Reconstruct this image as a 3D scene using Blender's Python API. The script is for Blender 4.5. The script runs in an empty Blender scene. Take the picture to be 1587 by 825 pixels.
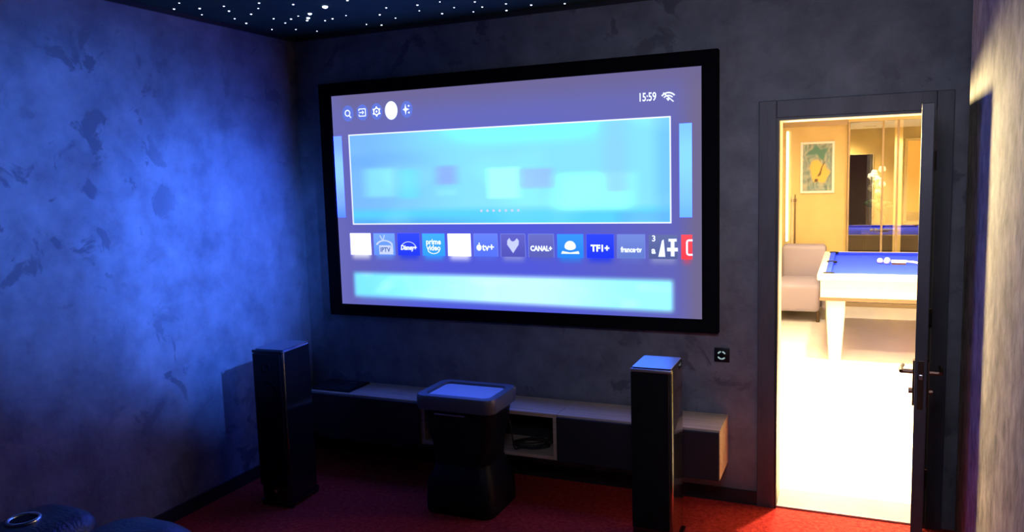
import bpy, bmesh, math, random
from mathutils import Vector, Matrix, noise
random.seed(7)
S = bpy.context.scene
COL = S.collection
PI = math.pi

# ------------------------------------------------------------------ camera
CX, CY, CZ = 3.34394, -4.23604, 1.79373
YAW, PITCH, ROLL, FOC = -0.411689, -0.1125029, -0.0298123, 1217.982
F = Vector((math.sin(YAW)*math.cos(PITCH), math.cos(YAW)*math.cos(PITCH), math.sin(PITCH)))
R0 = Vector((math.cos(YAW), -math.sin(YAW), 0)); U0 = R0.cross(F)
RR = R0*math.cos(ROLL) + U0*math.sin(ROLL); UU = -R0*math.sin(ROLL) + U0*math.cos(ROLL)
cam = bpy.data.cameras.new('camera'); co = bpy.data.objects.new('camera', cam); COL.objects.link(co)
M = Matrix((RR, UU, -F)).transposed().to_4x4(); M.translation = Vector((CX, CY, CZ)); co.matrix_world = M
cam.sensor_fit = 'HORIZONTAL'; cam.sensor_width = 36.0; cam.lens = FOC/1587*36.0
cam.clip_start = 0.05; cam.clip_end = 100
S.camera = co

# ------------------------------------------------------------------ world, view
w = bpy.data.worlds.new('world'); S.world = w; w.use_nodes = True
w.node_tree.nodes['Background'].inputs[0].default_value = (0.35, 0.42, 0.7, 1)
w.node_tree.nodes['Background'].inputs[1].default_value = 0.0
S.view_settings.view_transform = 'Standard'; S.view_settings.look = 'None'
S.view_settings.exposure = 0.0; S.view_settings.gamma = 1.0; S.view_settings.use_curve_mapping = False

# ------------------------------------------------------------------ room sizes
H = 2.724; XR = 3.8285; DL, DR, DH = 2.980, 3.693, 2.05
YREAR = -5.6; WT = 0.20
FX0, FX1, FY1, FH = 2.44, 5.6, 6.80, 2.55          # billiard room beyond the door

# ------------------------------------------------------------------ lights
def area(name, loc, size, power, color, target, sizey=None, spread=PI):
    l = bpy.data.lights.new(name, 'AREA'); l.size = size; l.energy = power; l.color = color
    l.shape = 'RECTANGLE' if sizey else 'DISK'
    if sizey: l.size_y = sizey
    l.spread = spread
    o = bpy.data.objects.new(name, l); COL.objects.link(o); o.location = loc
    o.rotation_euler = (Vector(target)-Vector(loc)).to_track_quat('-Z', 'Y').to_euler(); return o
def spot(name, loc, target, power, color, angle, blend, radius=0.05):
    l = bpy.data.lights.new(name, 'SPOT'); l.energy = power; l.color = color
    l.spot_size = math.radians(angle); l.spot_blend = blend; l.shadow_soft_size = radius
    o = bpy.data.objects.new(name, l); COL.objects.link(o); o.location = loc
    o.rotation_euler = (Vector(target)-Vector(loc)).to_track_quat('-Z', 'Y').to_euler(); return o
WARM = (1.0, 0.80, 0.50)
DOWNLIGHTS = [(3.0, 1.3), (3.6, 1.3), (3.3, 3.0), (4.6, 3.0), (3.0, 4.9), (4.4, 4.9)]
for i, (x, y) in enumerate(DOWNLIGHTS):
    area('downlight_lamp', (x, y, FH-0.035), 0.16, 112 if y < 2 else (90 if y < 4 else 40), WARM, (x, y, 0), spread=PI*(.6 if y < 4 else .9))
BLUE = (0.10, 0.34, 1.0)
spot('blue_wall_fill', (3.5, -1.8, 2.62), (0.0, -0.82, 1.38), 1900, (.055, .19, 1.0), 29, 1.0, 0.05)  # unseen spot added for the blue glow on the left wall
spot('blue_wide_fill', (3.3, -4.9, 2.55), (0.0, -1.55, 1.70), 2500, (.06, .22, 1.0), 27, 1.0, 0.1)  # second unseen spot, added to spread the blue further along that wall
area('rear_fill', (3.2, -3.6, 2.66), 0.8, 9.0, (0.72, 0.74, 1.0), (3.0, -0.0, 1.7), spread=PI*.35)  # added fill without a fixture, lifts the screen wall
spot('doorway_fill_spot', (2.56, 1.05, 1.92), (3.77, -1.60, 1.0), 1300, (1.0, 0.80, 0.40), 75, .6, .18)  # added unseen spot, brightens the right wall through the doorway

# ------------------------------------------------------------------ materials
def mat(name, base=(.5, .5, .5), rough=.5, metal=0.0, emit=None, es=1.0, spec=None, coat=0.0, alpha=1.0):
    m = bpy.data.materials.new(name); m.use_nodes = True
    b = m.node_tree.nodes['Principled BSDF']
    b.inputs['Base Color'].default_value = (*base, 1); b.inputs['Roughness'].default_value = rough
    b.inputs['Metallic'].default_value = metal
    if spec is not None: b.inputs['Specular IOR Level'].default_value = spec
    if coat: b.inputs['Coat Weight'].default_value = coat; b.inputs['Coat Roughness'].default_value = 0.05
    if emit: b.inputs['Emission Color'].default_value = (*emit, 1); b.inputs['Emission Strength'].default_value = es
    return m
def lin(r, g, b):
    f = lambda c: (c/255/12.92) if c/255 <= .04045 else ((c/255+.055)/1.055)**2.4
    return (f(r), f(g), f(b))
def glow(name, rgb, k=1.0):
    m = bpy.data.materials.new(name); m.use_nodes = True; nt = m.node_tree; nt.nodes.clear()
    e = nt.nodes.new('ShaderNodeEmission'); e.inputs[0].default_value = (*rgb, 1); e.inputs[1].default_value = k
    o = nt.nodes.new('ShaderNodeOutputMaterial'); nt.links.new(e.outputs[0], o.inputs[0]); return m
def noisy(m, c1, c2, scale=8, detail=6, lo=.35, hi=.65, stretch=(1, 1, 1), bump=0.0, bscale=40, patches=None, rough=None):
    nt = m.node_tree; N = nt.nodes; L = nt.links; b = N['Principled BSDF']
    tc = N.new('ShaderNodeTexCoord'); mp = N.new('ShaderNodeMapping'); mp.inputs['Scale'].default_value = stretch
    L.new(tc.outputs['Object'], mp.inputs[0])
    n = N.new('ShaderNodeTexNoise'); n.inputs['Scale'].default_value = scale; n.inputs['Detail'].default_value = detail
    n.inputs['Roughness'].default_value = .62
    L.new(mp.outputs[0], n.inputs['Vector'])
    r = N.new('ShaderNodeValToRGB'); r.color_ramp.elements[0].position = lo; r.color_ramp.elements[1].position = hi
    r.color_ramp.elements[0].color = (*c1, 1); r.color_ramp.elements[1].color = (*c2, 1)
    L.new(n.outputs[0], r.inputs[0]); out = r.outputs[0]
    if patches:                                        # (colour, scale, threshold): worn spots with a shape of their own
        pc, ps, th = patches
        g = N.new('ShaderNodeTexNoise'); g.inputs['Scale'].default_value = ps; g.inputs['Detail'].default_value = 5
        g.inputs['Roughness'].default_value = .58; g.inputs['Distortion'].default_value = .7
        L.new(mp.outputs[0], g.inputs['Vector'])
        mr = N.new('ShaderNodeMapRange'); mr.inputs[1].default_value = th; mr.inputs[2].default_value = th+.045
        L.new(g.outputs[0], mr.inputs[0])
        g2 = N.new('ShaderNodeTexNoise'); g2.inputs['Scale'].default_value = .9; g2.inputs['Detail'].default_value = 1
        L.new(mp.outputs[0], g2.inputs['Vector'])
        m2 = N.new('ShaderNodeMapRange'); m2.inputs[1].default_value = .42; m2.inputs[2].default_value = .6
        L.new(g2.outputs[0], m2.inputs[0])
        mu = N.new('ShaderNodeMath'); mu.operation = 'MULTIPLY'; L.new(mr.outputs[0], mu.inputs[0]); L.new(m2.outputs[0], mu.inputs[1])
        mx = N.new('ShaderNodeMix'); mx.data_type = 'RGBA'; L.new(mu.outputs[0], mx.inputs[0])
        L.new(out, mx.inputs[6]); mx.inputs[7].default_value = (*pc, 1); out = mx.outputs[2]
    L.new(out, b.inputs['Base Color'])
    if bump:
        n2 = N.new('ShaderNodeTexNoise'); n2.inputs['Scale'].default_value = bscale; n2.inputs['Detail'].default_value = 5
        L.new(mp.outputs[0], n2.inputs['Vector'])
        bp = N.new('ShaderNodeBump'); bp.inputs['Strength'].default_value = bump; bp.inputs['Distance'].default_value = .01
        L.new(n2.outputs[0], bp.inputs['Height']); L.new(bp.outputs[0], b.inputs['Normal'])
    return m
MT = {}
MT['stucco'] = noisy(mat('dark_stucco', rough=.62), (.085, .088, .105), (.185, .19, .215), 5, 8, .3, .7, bump=.35, bscale=28, patches=((.075, .078, .095), 5.5, .57))
MT['panel'] = noisy(mat('warmlit_right_plaster', rough=.8), (.12, .105, .09), (.50, .43, .33), 11, 8, .3, .7, stretch=(1, 1.3, .8), bump=.5, bscale=16)  # paler, warmer copy of the wall plaster; part of the door light is in its colour
MT['ceiling'] = noisy(mat('night_ceiling', rough=.9, spec=.1), (.02, .05, .028), (.03, .065, .035), 5)
MT['carpet'] = noisy(mat('red_carpet', rough=1.0, spec=0.1), (.34, .014, .016), (.66, .055, .035), 42, 4, .3, .7, bump=1.0, bscale=140)
MT['black_trim'] = mat('black_skirting', (.012, .012, .016), .45)
MT['door_dark'] = noisy(mat('dark_door_paint', rough=.5), (.035, .034, .045), (.065, .062, .078), 10, 4, stretch=(1, 1, .2), bump=.2)
MT['cream_lining'] = mat('cream_lining', (.78, .70, .52), .5)
MT['marble'] = noisy(mat('pale_sill', rough=.35), (.26, .21, .19), (.32, .26, .23), 5)
MT['bronze'] = mat('dark_bronze', (.10, .06, .04), .38, .85)
MT['oak'] = noisy(mat('oak_veneer', rough=.55), (.40, .29, .20), (.62, .48, .35), 5, 6, .3, .7, stretch=(.7, 9, 9), bump=.1)
MT['front'] = mat('anthracite_front', (.022, .020, .024), .6, spec=.25)
MT['velvet'] = mat('black_velvet', (.004, .004, .006), .95, spec=.05)
MT['gloss'] = mat('piano_black', (.006, .006, .008), .12, coat=.6)
MT['satin'] = mat('satin_black', (.004, .004, .006), .45, spec=.25)
MT['toppl'] = mat('screen_sheen_top', (.30, .30, .33), .38, .8)  # pale metal standing in for the screen's reflection on the black speaker tops
MT['matte'] = mat('matte_black', (.008, .008, .01), .8, spec=.2)
MT['grille'] = mat('speaker_grille', (.006, .006, .008), .9, spec=.1)
MT['alu'] = mat('brushed_aluminium', (.55, .55, .58), .3, 1.0)
MT['tray'] = mat('dark_tray_plastic', (.08, .09, .11), .35)
MT['trayin'] = mat('tray_glass', (.36, .42, .50), .5, .3)
MT['chrome'] = mat('chrome', (.8, .8, .85), .15, 1.0)
MT['leather'] = noisy(mat('black_leather', rough=.42), (.016, .015, .018), (.026, .024, .028), 40, 4, bump=.3, bscale=90)
MT['rubber'] = mat('black_rubber', (.01, .01, .01), .6)
MT['tile'] = noisy(mat('white_tile', rough=.22), (.80, .76, .70), (.86, .82, .76), 3)
MT['yellow_wall'] = noisy(mat('warm_cream_wall', rough=.8), (.64, .49, .21), (.70, .55, .24), 2)
MT['white'] = mat('white_paint', (.85, .83, .78), .6)
MT['cloth'] = mat('blue_billiard_cloth', (.03, .065, .85), .95, spec=.05)
MT['tablewood'] = mat('cream_lacquer', (.80, .70, .50), .35)
MT['dark_band'] = mat('dark_table_band', (.10, .06, .03), .5)
MT['sofa'] = mat('pale_lilac_fabric', (.38, .34, .44), .9)
MT['brown'] = mat('brown_room_wall', (.16, .11, .08), .8)
MT['leafgreen'] = mat('dark_leaf', (.03, .06, .02), .6)
MT['petal'] = mat('white_petal', (.9, .88, .75), .6)
MT['mullion'] = mat('bronze_mullion', (.36, .27, .17), .4, .3)

# ------------------------------------------------------------------ mesh helpers
def newbm(): return bmesh.new()
def box(bm, x0, x1, y0, y1, z0, z1, bev=0.0, seg=2, mtx=None):
    vs = [bm.verts.new((x, y, z)) for x in (x0, x1) for y in (y0, y1) for z in (z0, z1)]
    q = [(0, 1, 3, 2), (4, 6, 7, 5), (0, 4, 5, 1), (2, 3, 7, 6), (0, 2, 6, 4), (1, 5, 7, 3)]
    fs = [bm.faces.new([vs[i] for i in f]) for f in q]
    geom = vs
    if bev:
        es = list({e for f in fs for e in f.edges})
        r = bmesh.ops.bevel(bm, geom=es, offset=bev, segments=seg, profile=.5, affect='EDGES')
        geom = list({v for f in r['faces'] for v in f.verts} | {v for v in vs if v.is_valid})
    if mtx:
        for v in geom: v.co = mtx @ v.co
    return geom
def cyl(bm, c, r, h, axis='Z', n=24, r2=None):
    rot = {'Z': Matrix(), 'X': Matrix.Rotation(PI/2, 4, 'Y'), 'Y': Matrix.Rotation(PI/2, 4, 'X')}[axis]
    bmesh.ops.create_cone(bm, cap_ends=True, segments=n, radius1=r, radius2=r if r2 is None else r2, depth=h, matrix=Matrix.Translation(c) @ rot)
def sph(bm, c, r, n=16, sc=(1, 1, 1)):
    bmesh.ops.create_uvsphere(bm, u_segments=n, v_segments=max(6, n//2), radius=r, matrix=Matrix.Translation(c) @ Matrix.Diagonal((*sc, 1)))
def torus(bm, c, R_, r, n=32, k=10, rot=Matrix()):
    rows = []
    for i in range(n):
        a = 2*PI*i/n
        rows.append([bm.verts.new(Vector(c) + rot @ Vector(((R_+r*math.cos(2*PI*j/k))*math.cos(a), (R_+r*math.cos(2*PI*j/k))*math.sin(a), r*math.sin(2*PI*j/k)))) for j in range(k)])
    for i in range(n):
        for j in range(k):
            bm.faces.new((rows[i][j], rows[(i+1) % n][j], rows[(i+1) % n][(j+1) % k], rows[i][(j+1) % k]))
def tube(bm, pts, r, k=8):
    P = [Vector(p) for p in pts]; rings = []
    up = Vector((0, 0, 1))
    for i, p in enumerate(P):
        t = (P[min(i+1, len(P)-1)] - P[max(i-1, 0)]).normalized()
        a = t.cross(up); a = a.normalized() if a.length > 1e-3 else Vector((1, 0, 0)); b = t.cross(a)
        rr = r[i] if isinstance(r, (list, tuple)) else r
        rings.append([bm.verts.new(p + a*rr*math.cos(2*PI*j/k) + b*rr*math.sin(2*PI*j/k)) for j in range(k)])
    for i in range(len(P)-1):
        for j in range(k): bm.faces.new((rings[i][j], rings[i][(j+1) % k], rings[i+1][(j+1) % k], rings[i+1][j]))
    bm.faces.new(rings[0][::-1]); bm.faces.new(rings[-1])
def spline(pts, n=10):
    P = [Vector(p) for p in pts]; P = [2*P[0]-P[1]] + P + [2*P[-1]-P[-2]]; out = []
    for i in range(1, len(P)-2):
        for s in range(n):
            t = s/n; a, b, c, d = P[i-1:i+3]
            out.append(.5*((2*b)+(c-a)*t+(2*a-5*b+4*c-d)*t*t+(3*b-a-3*c+d)*t**3))
    out.append(P[-2]); return out
def rrect(wx, wy, r, n=6):
    """rounded rectangle outline, centred"""
    out = []
    for cx, cy, a0 in ((wx/2-r, wy/2-r, 0), (-wx/2+r, wy/2-r, PI/2), (-wx/2+r, -wy/2+r, PI), (wx/2-r, -wy/2+r, 1.5*PI)):
        for i in range(n+1):
            a = a0 + PI/2*i/n; out.append((cx+r*math.cos(a), cy+r*math.sin(a)))
    return out
def loft(bm, secs, cx=0, cy=0, caps=(True, True)):
    """secs: (wx, wy, corner radius, z) stacked rounded rectangles"""
    rings = [[bm.verts.new((cx+x, cy+y, z)) for x, y in rrect(wx, wy, r)] for wx, wy, r, z in secs]
    n = len(rings[0])
    for a, b in zip(rings, rings[1:]):
        for i in range(n): bm.faces.new((a[i], a[(i+1) % n], b[(i+1) % n], b[i]))
    if caps[0]: bm.faces.new(rings[0][::-1])
    if caps[1]: bm.faces.new(rings[-1])
def lathe(bm, prof, c=(0, 0, 0), n=24):
    rings = [[bm.verts.new((c[0]+r*math.cos(2*PI*i/n), c[1]+r*math.sin(2*PI*i/n), c[2]+z)) for i in range(n)] for r, z in prof]
    for a, b in zip(rings, rings[1:]):
        for i in range(n): bm.faces.new((a[i], a[(i+1) % n], b[(i+1) % n], b[i]))
    bm.faces.new(rings[0][::-1]); bm.faces.new(rings[-1])
def mk(name, bm, m, parent=None, smooth=None):
    bmesh.ops.recalc_face_normals(bm, faces=bm.faces[:])
    me = bpy.data.meshes.new(name); bm.to_mesh(me); bm.free()
    o = bpy.data.objects.new(name, me); COL.objects.link(o); me.materials.append(m)
    if smooth is not None:
        me.polygons.foreach_set('use_smooth', [True]*len(me.polygons)); me.update()
        try: me.set_sharp_from_angle(angle=math.radians(smooth))
        except Exception: pass
    if parent:
        o.parent = parent; o.matrix_parent_inverse = parent.matrix_world.inverted() if parent.type != 'EMPTY' else Matrix.Translation(-parent.location)
    return o
def thing(name, label, cat, loc=(0, 0, 0), group=None, kind=None):
    o = bpy.data.objects.new(name, None); COL.objects.link(o); o.location = loc; o.empty_display_size = .1
    if label: o['label'] = label
    if cat: o['category'] = cat
    if group: o['group'] = group
    if kind: o['kind'] = kind
    return o
def tag(o, label, cat, group=None):
    o['label'] = label; o['category'] = cat
    if group: o['group'] = group
    return o
def struct(name, bm, m, label=None):
    o = mk(name, bm, m); o['kind'] = 'structure'
    if label: o['label'] = label
    o['category'] = name.split('_')[0].split('.')[0]
    return o
def sbox(name, dims, m, label=None, bev=0):
    bm = newbm(); box(bm, *dims, bev=bev); return struct(name, bm, m, label)

# ------------------------------------------------------------------ cinema room shell
sbox('floor', (-.15, XR+.15, YREAR-.15, 0.0, -.12, 0), MT['carpet'], 'deep red cut pile carpet of the cinema room')
sbox('ceiling', (-.15, XR+.15, YREAR-.15, 0.0, H, H+.12), MT['ceiling'], 'dark navy ceiling set with tiny fibre lights')
sbox('wall_left', (-.15, 0, YREAR-.15, 0.0, 0, H), MT['stucco'], 'dark mottled plaster wall washed in blue light')
sbox('wall_right', (XR, XR+.15, YREAR-.15, 0.0, 0, H), MT['stucco'], 'plaster wall at the right edge catching warm light')
sbox('wall_rear', (0, XR, YREAR-.15, YREAR, 0, H), MT['stucco'], 'dark plaster wall behind the viewer')
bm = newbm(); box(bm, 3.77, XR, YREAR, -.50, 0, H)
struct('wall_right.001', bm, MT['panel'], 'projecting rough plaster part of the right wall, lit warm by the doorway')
bm = newbm()
box(bm, -.15, DL, 0, WT, -.12, H+.12); box(bm, DR, XR+.15, 0, WT, -.12, H+.12); box(bm, DL, DR, 0, WT, DH, H+.12)
struct('wall_back', bm, MT['stucco'], 'dark mottled plaster wall carrying the projection screen')
sbox('baseboard_back', (0, DL-.086, -.014, 0, 0, .075), MT['black_trim'], 'black skirting under the screen wall')
sbox('baseboard_left', (0, .014, YREAR, -.014, 0, .075), MT['black_trim'], 'black skirting along the blue lit wall')
sbox('baseboard_right', (3.77-.014, 3.77, YREAR, -.50, 0, .075), MT['black_trim'], 'black skirting along the right wall')
sbox('trim_1', (0, .012, YREAR, -.012, H-.022, H), MT['front'], 'thin dark strip where left wall meets ceiling')
sbox('trim_2', (0, XR, -.012, 0, H-.022, H), MT['front'], 'thin dark strip where screen wall meets ceiling')

# ------------------------------------------------------------------ billiard room shell
sbox('floor.001', (FX0-.2, FX1+.1, WT, 10.2, -.12, 0), MT['tile'], 'white glossy tiled floor beyond the door')
sbox('ceiling.001', (FX0-.2, FX1+.1, WT, FY1+.1, FH, FH+.1), MT['white'], 'white ceiling of the billiard room')
sbox('wall_left.001', (FX0-.12, FX0, WT, FY1, 0, FH), MT['yellow_wall'], 'cream left wall of the billiard room')
sbox('wall_right.001', (FX1, FX1+.12, WT, 10.2, 0, FH), MT['yellow_wall'], 'cream right wall of the billiard room')
bm = newbm(); box(bm, FX0-.12, DL, WT, WT+.012, 0, FH); box(bm, DR, FX1, WT, WT+.012, 0, FH); box(bm, DL, DR, WT, WT+.012, DH, FH)
struct('wall_front', bm, MT['yellow_wall'], 'cream door side wall of the billiard room')
sbox('wall_far', (FX0, 3.258, FY1-.02, FY1+.10, 0, FH), MT['yellow_wall'], 'cream end wall with the framed picture')
sbox('trim_3', (FX0, 3.258, FY1-.06, FY1-.02, 2.33, FH), MT['mullion'], 'brown gold cornice above the cream end wall')
sbox('baseboard_far', (FX0, 3.258, FY1-.035, FY1-.02, 0, .09), MT['white'], 'white skirting below the framed picture')
# room behind the glass
sbox('wall_far.001', (FX0-.1, FX1, 10.0, 10.12, 0, FH), MT['brown'], 'brown wall deep behind the glass partition')
sbox('wall_left.002', (3.05, 3.14, FY1+.1, 10.0, 0, FH), MT['brown'], 'brown side wall behind the glass partition')
sbox('ceiling.002', (3.0, FX1, FY1+.1, 10.1, FH, FH+.1), MT['brown'], 'dark ceiling behind the glass partition')

# ------------------------------------------------------------------ doorway
d = thing('door_1', 'dark framed doorway with its leaf swung open into the cinema room', 'door', (DR, 0, 0), kind='structure')
bm = newbm()
box(bm, DL-.086, DL, -.022, 0, 0, DH+.087, .003); mk('casing', bm, MT['door_dark'], d)
bm = newbm(); box(bm, DR, DR+.073, -.022, 0, 0, DH+.087, .003); mk('casing', bm, MT['door_dark'], d)
bm = newbm(); box(bm, DL, DR, -.022, 0, DH, DH+.087, .003); mk('casing', bm, MT['door_dark'], d)
bm = newbm()                                             # dark rebate near the cinema side, pale lining beyond it
box(bm, DL, DL+.012, -.02, .05, 0, DH); box(bm, DR-.012, DR, -.02, .05, 0, DH); box(bm, DL+.012, DR-.012, -.02, .05, DH-.012, DH)
mk('rebate', bm, MT['black_trim'], d)
bm = newbm()
box(bm, DL, DL+.010, .05, WT+.03, 0, DH); box(bm, DR-.010, DR, .05, WT+.03, 0, DH); box(bm, DL+.01, DR-.01, .05, WT+.03, DH-.010, DH)
mk('lining', bm, MT['cream_lining'], d)
bm = newbm(); box(bm, DL+.012, DR-.012, -.004, WT+.05, 0, .012, .003); mk('threshold', bm, MT['marble'], d)
# leaf: hinge on the right jamb, pointing to the viewer
LW, LT, LH = .735, .045, 2.02
ang = math.radians(-94.6)                                # direction from hinge to latch edge in plan
ux = Vector((math.cos(ang), math.sin(ang), 0)); vx = Vector((-ux.y, ux.x, 0))
hinge = Vector((3.684, -.028, .012))
LM = Matrix((ux, vx, Vector((0, 0, 1)))).transposed().to_4x4(); LM.translation = hinge
# local: x along leaf, y thickness (0 = right hand face, negative = doorway side), z up
def leafbox(bm, *dd, bev=0): box(bm, *dd, bev=bev, mtx=LM)
sgn = -1 if (LM.to_3x3() @ Vector((0, -1, 0))).x < 0 else 1
y0, y1 = (-LT, 0) if sgn == -1 else (0, LT)
bm = newbm(); leafbox(bm, 0, LW, y0, y1, 0, LH, bev=.003); leaf = mk('door_leaf', bm, MT['door_dark'], d)
bm = newbm(); yc = (y0+y1)/2; leafbox(bm, LW-.002, LW+.0025, yc-.011, yc+.011, .80, 1.0, bev=.001); mk('lock_plate', bm, MT['bronze'], leaf)
bm = newbm()
for s, yf in ((-1, y0), (1, y1)):
    box(bm, LW-.085, LW-.045, min(yf, yf+s*.008), max(yf, yf+s*.008), .80, .99, .003, mtx=LM)     # long plate
    a = [LM @ Vector(p) for p in ((LW-.065, yf, .94), (LW-.065, yf+s*.05, .94))]; tube(bm, a, .010)
    a = [LM @ Vector(p) for p in ((LW-.055, yf+s*.05, .94), (LW-.10, yf+s*.052, .945), (LW-.18, yf+s*.048, .938))]; tube(bm, spline(a, 5), .0085)
    a = [LM @ Vector(p) for p in ((LW-.065, yf, .86), (LW-.065, yf+s*.022, .86))]; tube(bm, a, .012)
mk('door_handle', bm, MT['bronze'], leaf, 40)
bm = newbm(); leafbox(bm, LW-.001, LW+.010, yc-.007, yc+.007, .925, .945, bev=.002); mk('latch_bolt', bm, MT['alu'], leaf)
for z in (.25, 1.05, 1.80):
    bm = newbm(); cyl(bm, hinge+Vector((.004, -.004, z)), .008, .09, n=12); mk('hinge', bm, MT['bronze'], leaf, 40)

# ------------------------------------------------------------------ projection screen
SX0, SX1, SZ0, SZ1 = .296, 2.612, 1.008, 2.336; SY = -.035
sc = thing('projection_screen', 'large black framed projection screen showing a blue menu, on the dark wall', 'screen', ((SX0+SX1)/2, 0, SZ0))
B = .085
for dims in ((SX0-B, SX1+B, -.055, -.002, SZ1, SZ1+B*.93), (SX0-B, SX1+B, -.055, -.002, SZ0-B*.85, SZ0),
             (SX0-B, SX0, -.055, -.002, SZ0, SZ1), (SX1, SX1+B, -.055, -.002, SZ0, SZ1)):
    bm = newbm(); box(bm, *dims, bev=.004); mk('frame_bar', bm, MT['velvet'], sc)
def ss(a, b, x):
    t = min(1, max(0, (x-a)/(b-a))); return t*t*(3-2*t)
def bxm(u, v, x0, x1, z0, z1, s): return ss(x0-s, x0+s, u)*ss(x1+s, x1-s, u)*ss(z0-s, z0+s, v)*ss(z1+s, z1-s, v)
def mixc(a, b, t): return tuple(a[i]+(b[i]-a[i])*t for i in range(3))
def cattr_mat(name, k=1.0):
    m = bpy.data.materials.new(name); m.use_nodes = True; nt = m.node_tree; nt.nodes.clear()
    a = nt.nodes.new('ShaderNodeAttribute'); a.attribute_name = 'picture'
    e = nt.nodes.new('ShaderNodeEmission'); nt.links.new(a.outputs[0], e.inputs[0]); e.inputs[1].default_value = k
    o = nt.nodes.new('ShaderNodeOutputMaterial'); nt.links.new(e.outputs[0], o.inputs[0]); return m
PIC = cattr_mat('screen_picture')
def picgrid(name, x0, x1, z0, z1, y, nx, nz, fn, parent, m=PIC, srgb=True, gain=lambda c: c):
    """flat lit picture: grid whose point colours are the picture's own colours"""
    vs = []; cols = []
    for j in range(nz+1):
        for i in range(nx+1):
            x = x0+(x1-x0)*i/nx; z = z0+(z1-z0)*j/nz; vs.append((x, y, z)); c = fn(x, z)
            cols += [*gain(lin(*c)), 1.0]
    fs = [(j*(nx+1)+i, j*(nx+1)+i+1, (j+1)*(nx+1)+i+1, (j+1)*(nx+1)+i) for j in range(nz) for i in range(nx)]
    me = bpy.data.meshes.new(name); me.from_pydata(vs, [], fs); a = me.color_attributes.new('picture', 'FLOAT_COLOR', 'POINT')
    a.data.foreach_set('color', cols); me.materials.append(m)
    o = bpy.data.objects.new(name, me); COL.objects.link(o); o.parent = parent; o.matrix_parent_inverse = Matrix.Translation(-parent.location)
    return o
def over(c):      # channels the photo shows clipped are brighter than full on the screen
    return tuple(v*(1 + 8*ss(.86, 1.0, v)) if i == 2 else v*(1+.6*ss(.80, 1.0, v)) for i, v in enumerate(c))
def bg(x, z):
    u = (x-SX0)/(SX1-SX0); v = (z-SZ0)/(SZ1-SZ0)
    core = ss(0, .35, u)*ss(1.0, .55, u)*ss(1.0, .75, v)
    c = mixc((112, 108, 168), mixc((84, 92, 222), (102, 108, 198), ss(.70, .85, v)), .35+.65*core)
    c = mixc(c, (118, 108, 140), .9*ss(.93, 1.0, u)); c = mixc(c, (112, 104, 150), .8*ss(.88, 1.0, v))
    c = mixc(c, (110, 112, 190), .5*ss(.06, 0, u))
    # glow below the app row and round the lower banner
    g = bxm(x, z, .42, 2.44, 1.05, 1.20, .05); c = mixc(c, (110, 170, 250), .5*g)
    for (a, b_, col, k) in GLOWS:
        c = mixc(c, col, k*bxm(x, z, a+.012, b_-.012, 1.308, 1.40, .024))
    return c
TX = [.385+.1764*i for i in range(13)]
TW = .156
WH = (255, 255, 255)
TILEC = [WH, (105, 155, 245), (38, 62, 240), (55, 165, 250), WH, (90, 120, 240), (88, 88, 195), (95, 100, 190), (45, 140, 245), (35, 60, 245), (105, 128, 215), (88, 100, 160), (250, 70, 85)]
GLOWS = [(TX[i], min(TX[i]+TW, 2.56), TILEC[i] if i not in (6, 11) else (190, 200, 220), .75 if i in (0, 1, 2, 3, 4, 8, 9, 12) else .45) for i in range(13)]
picgrid('screen_surface', SX0, SX1, SZ0, SZ1, SY, 190, 108, bg, sc, gain=over)
HX0, HX1, HZ0, HZ1 = .420, 2.443, 1.530, 2.083
def htop(x): return 2.106 + (2.076-2.106)*(x-HX0)/(HX1-HX0)
def hero(x, z):
    u = (x-HX0)/(HX1-HX0); v = (z-HZ0)/(HZ1-HZ0)
    c = mixc((125, 190, 255), (140, 232, 255), ss(0, .45, u))
    c = mixc(c, (130, 250, 255), .8*ss(.72, 1.0, v)*ss(.1, .5, u)*ss(.95, .7, u))
    c = mixc(c, (110, 175, 252), .5*ss(.55, .7, v)*ss(.85, .7, v)*ss(.35, .05, u))
    c = mixc(c, (90, 215, 250), .9*ss(.20, .10, v)); c = mixc(c, (95, 170, 245), .8*ss(.10, .0, v)*ss(.6, .2, u))
    c = mixc(c, (150, 255, 255), .6*bxm(u, v, .05, .16, .30, .62, .03)); c = mixc(c, (105, 235, 252), .7*bxm(u, v, .17, .24, .28, .60, .03))
    c = mixc(c, (150, 170, 240), .7*bxm(u, v, .30, .37, .42, .62, .025)); c = mixc(c, (150, 240, 255), .6*bxm(u, v, .30, .37, .30, .37, .02))
    c = mixc(c, (185, 255, 255), .8*bxm(u, v, .47, .57, .26, .58, .015)); c = mixc(c, (160, 185, 235), .7*bxm(u, v, .575, .67, .36, .56, .02))
    c = mixc(c, (165, 255, 255), .7*bxm(u, v, .68, .90, .12, .50, .04))
    c = mixc(c, (150, 205, 250), .45*bxm(u, v, .82, .885, .30, 1.0, .03)); c = mixc(c, (110, 190, 250), .6*ss(.94, .99, u)); c = mixc(c, (100, 175, 245), .6*bxm(u, v, .86, 1, 0, .1, .03))
    n = noise.noise(Vector((u*6, v*3, 1.3))); return mixc(c, (170, 255, 255), max(0, n)*.5)
hb = picgrid('featured_banner', HX0, HX1, HZ0, HZ1, SY-.003, 150, 44, hero, sc, gain=over)
WHITE = glow('screen_white', (1.0, 1.12, 1.6)); SOFT = glow('screen_soft_white', (.62, .72, 1.35)); RING = glow('screen_icon_disc', lin(100, 122, 225))
DARKB = glow('screen_dark_ink', lin(60, 95, 150))  # dark blue ink of the tile lettering
bm = newbm(); t = .007
for a, b_, c, e in ((HX0-t, HX1+t, HZ1, HZ1+t), (HX0-t, HX1+t, HZ0-t, HZ0), (HX0-t, HX0, HZ0, HZ1), (HX1, HX1+t, HZ0, HZ1)): box(bm, a, b_, SY-.0050, SY-.0035, c, e)
mk('banner_outline', bm, WHITE, hb)
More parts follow.
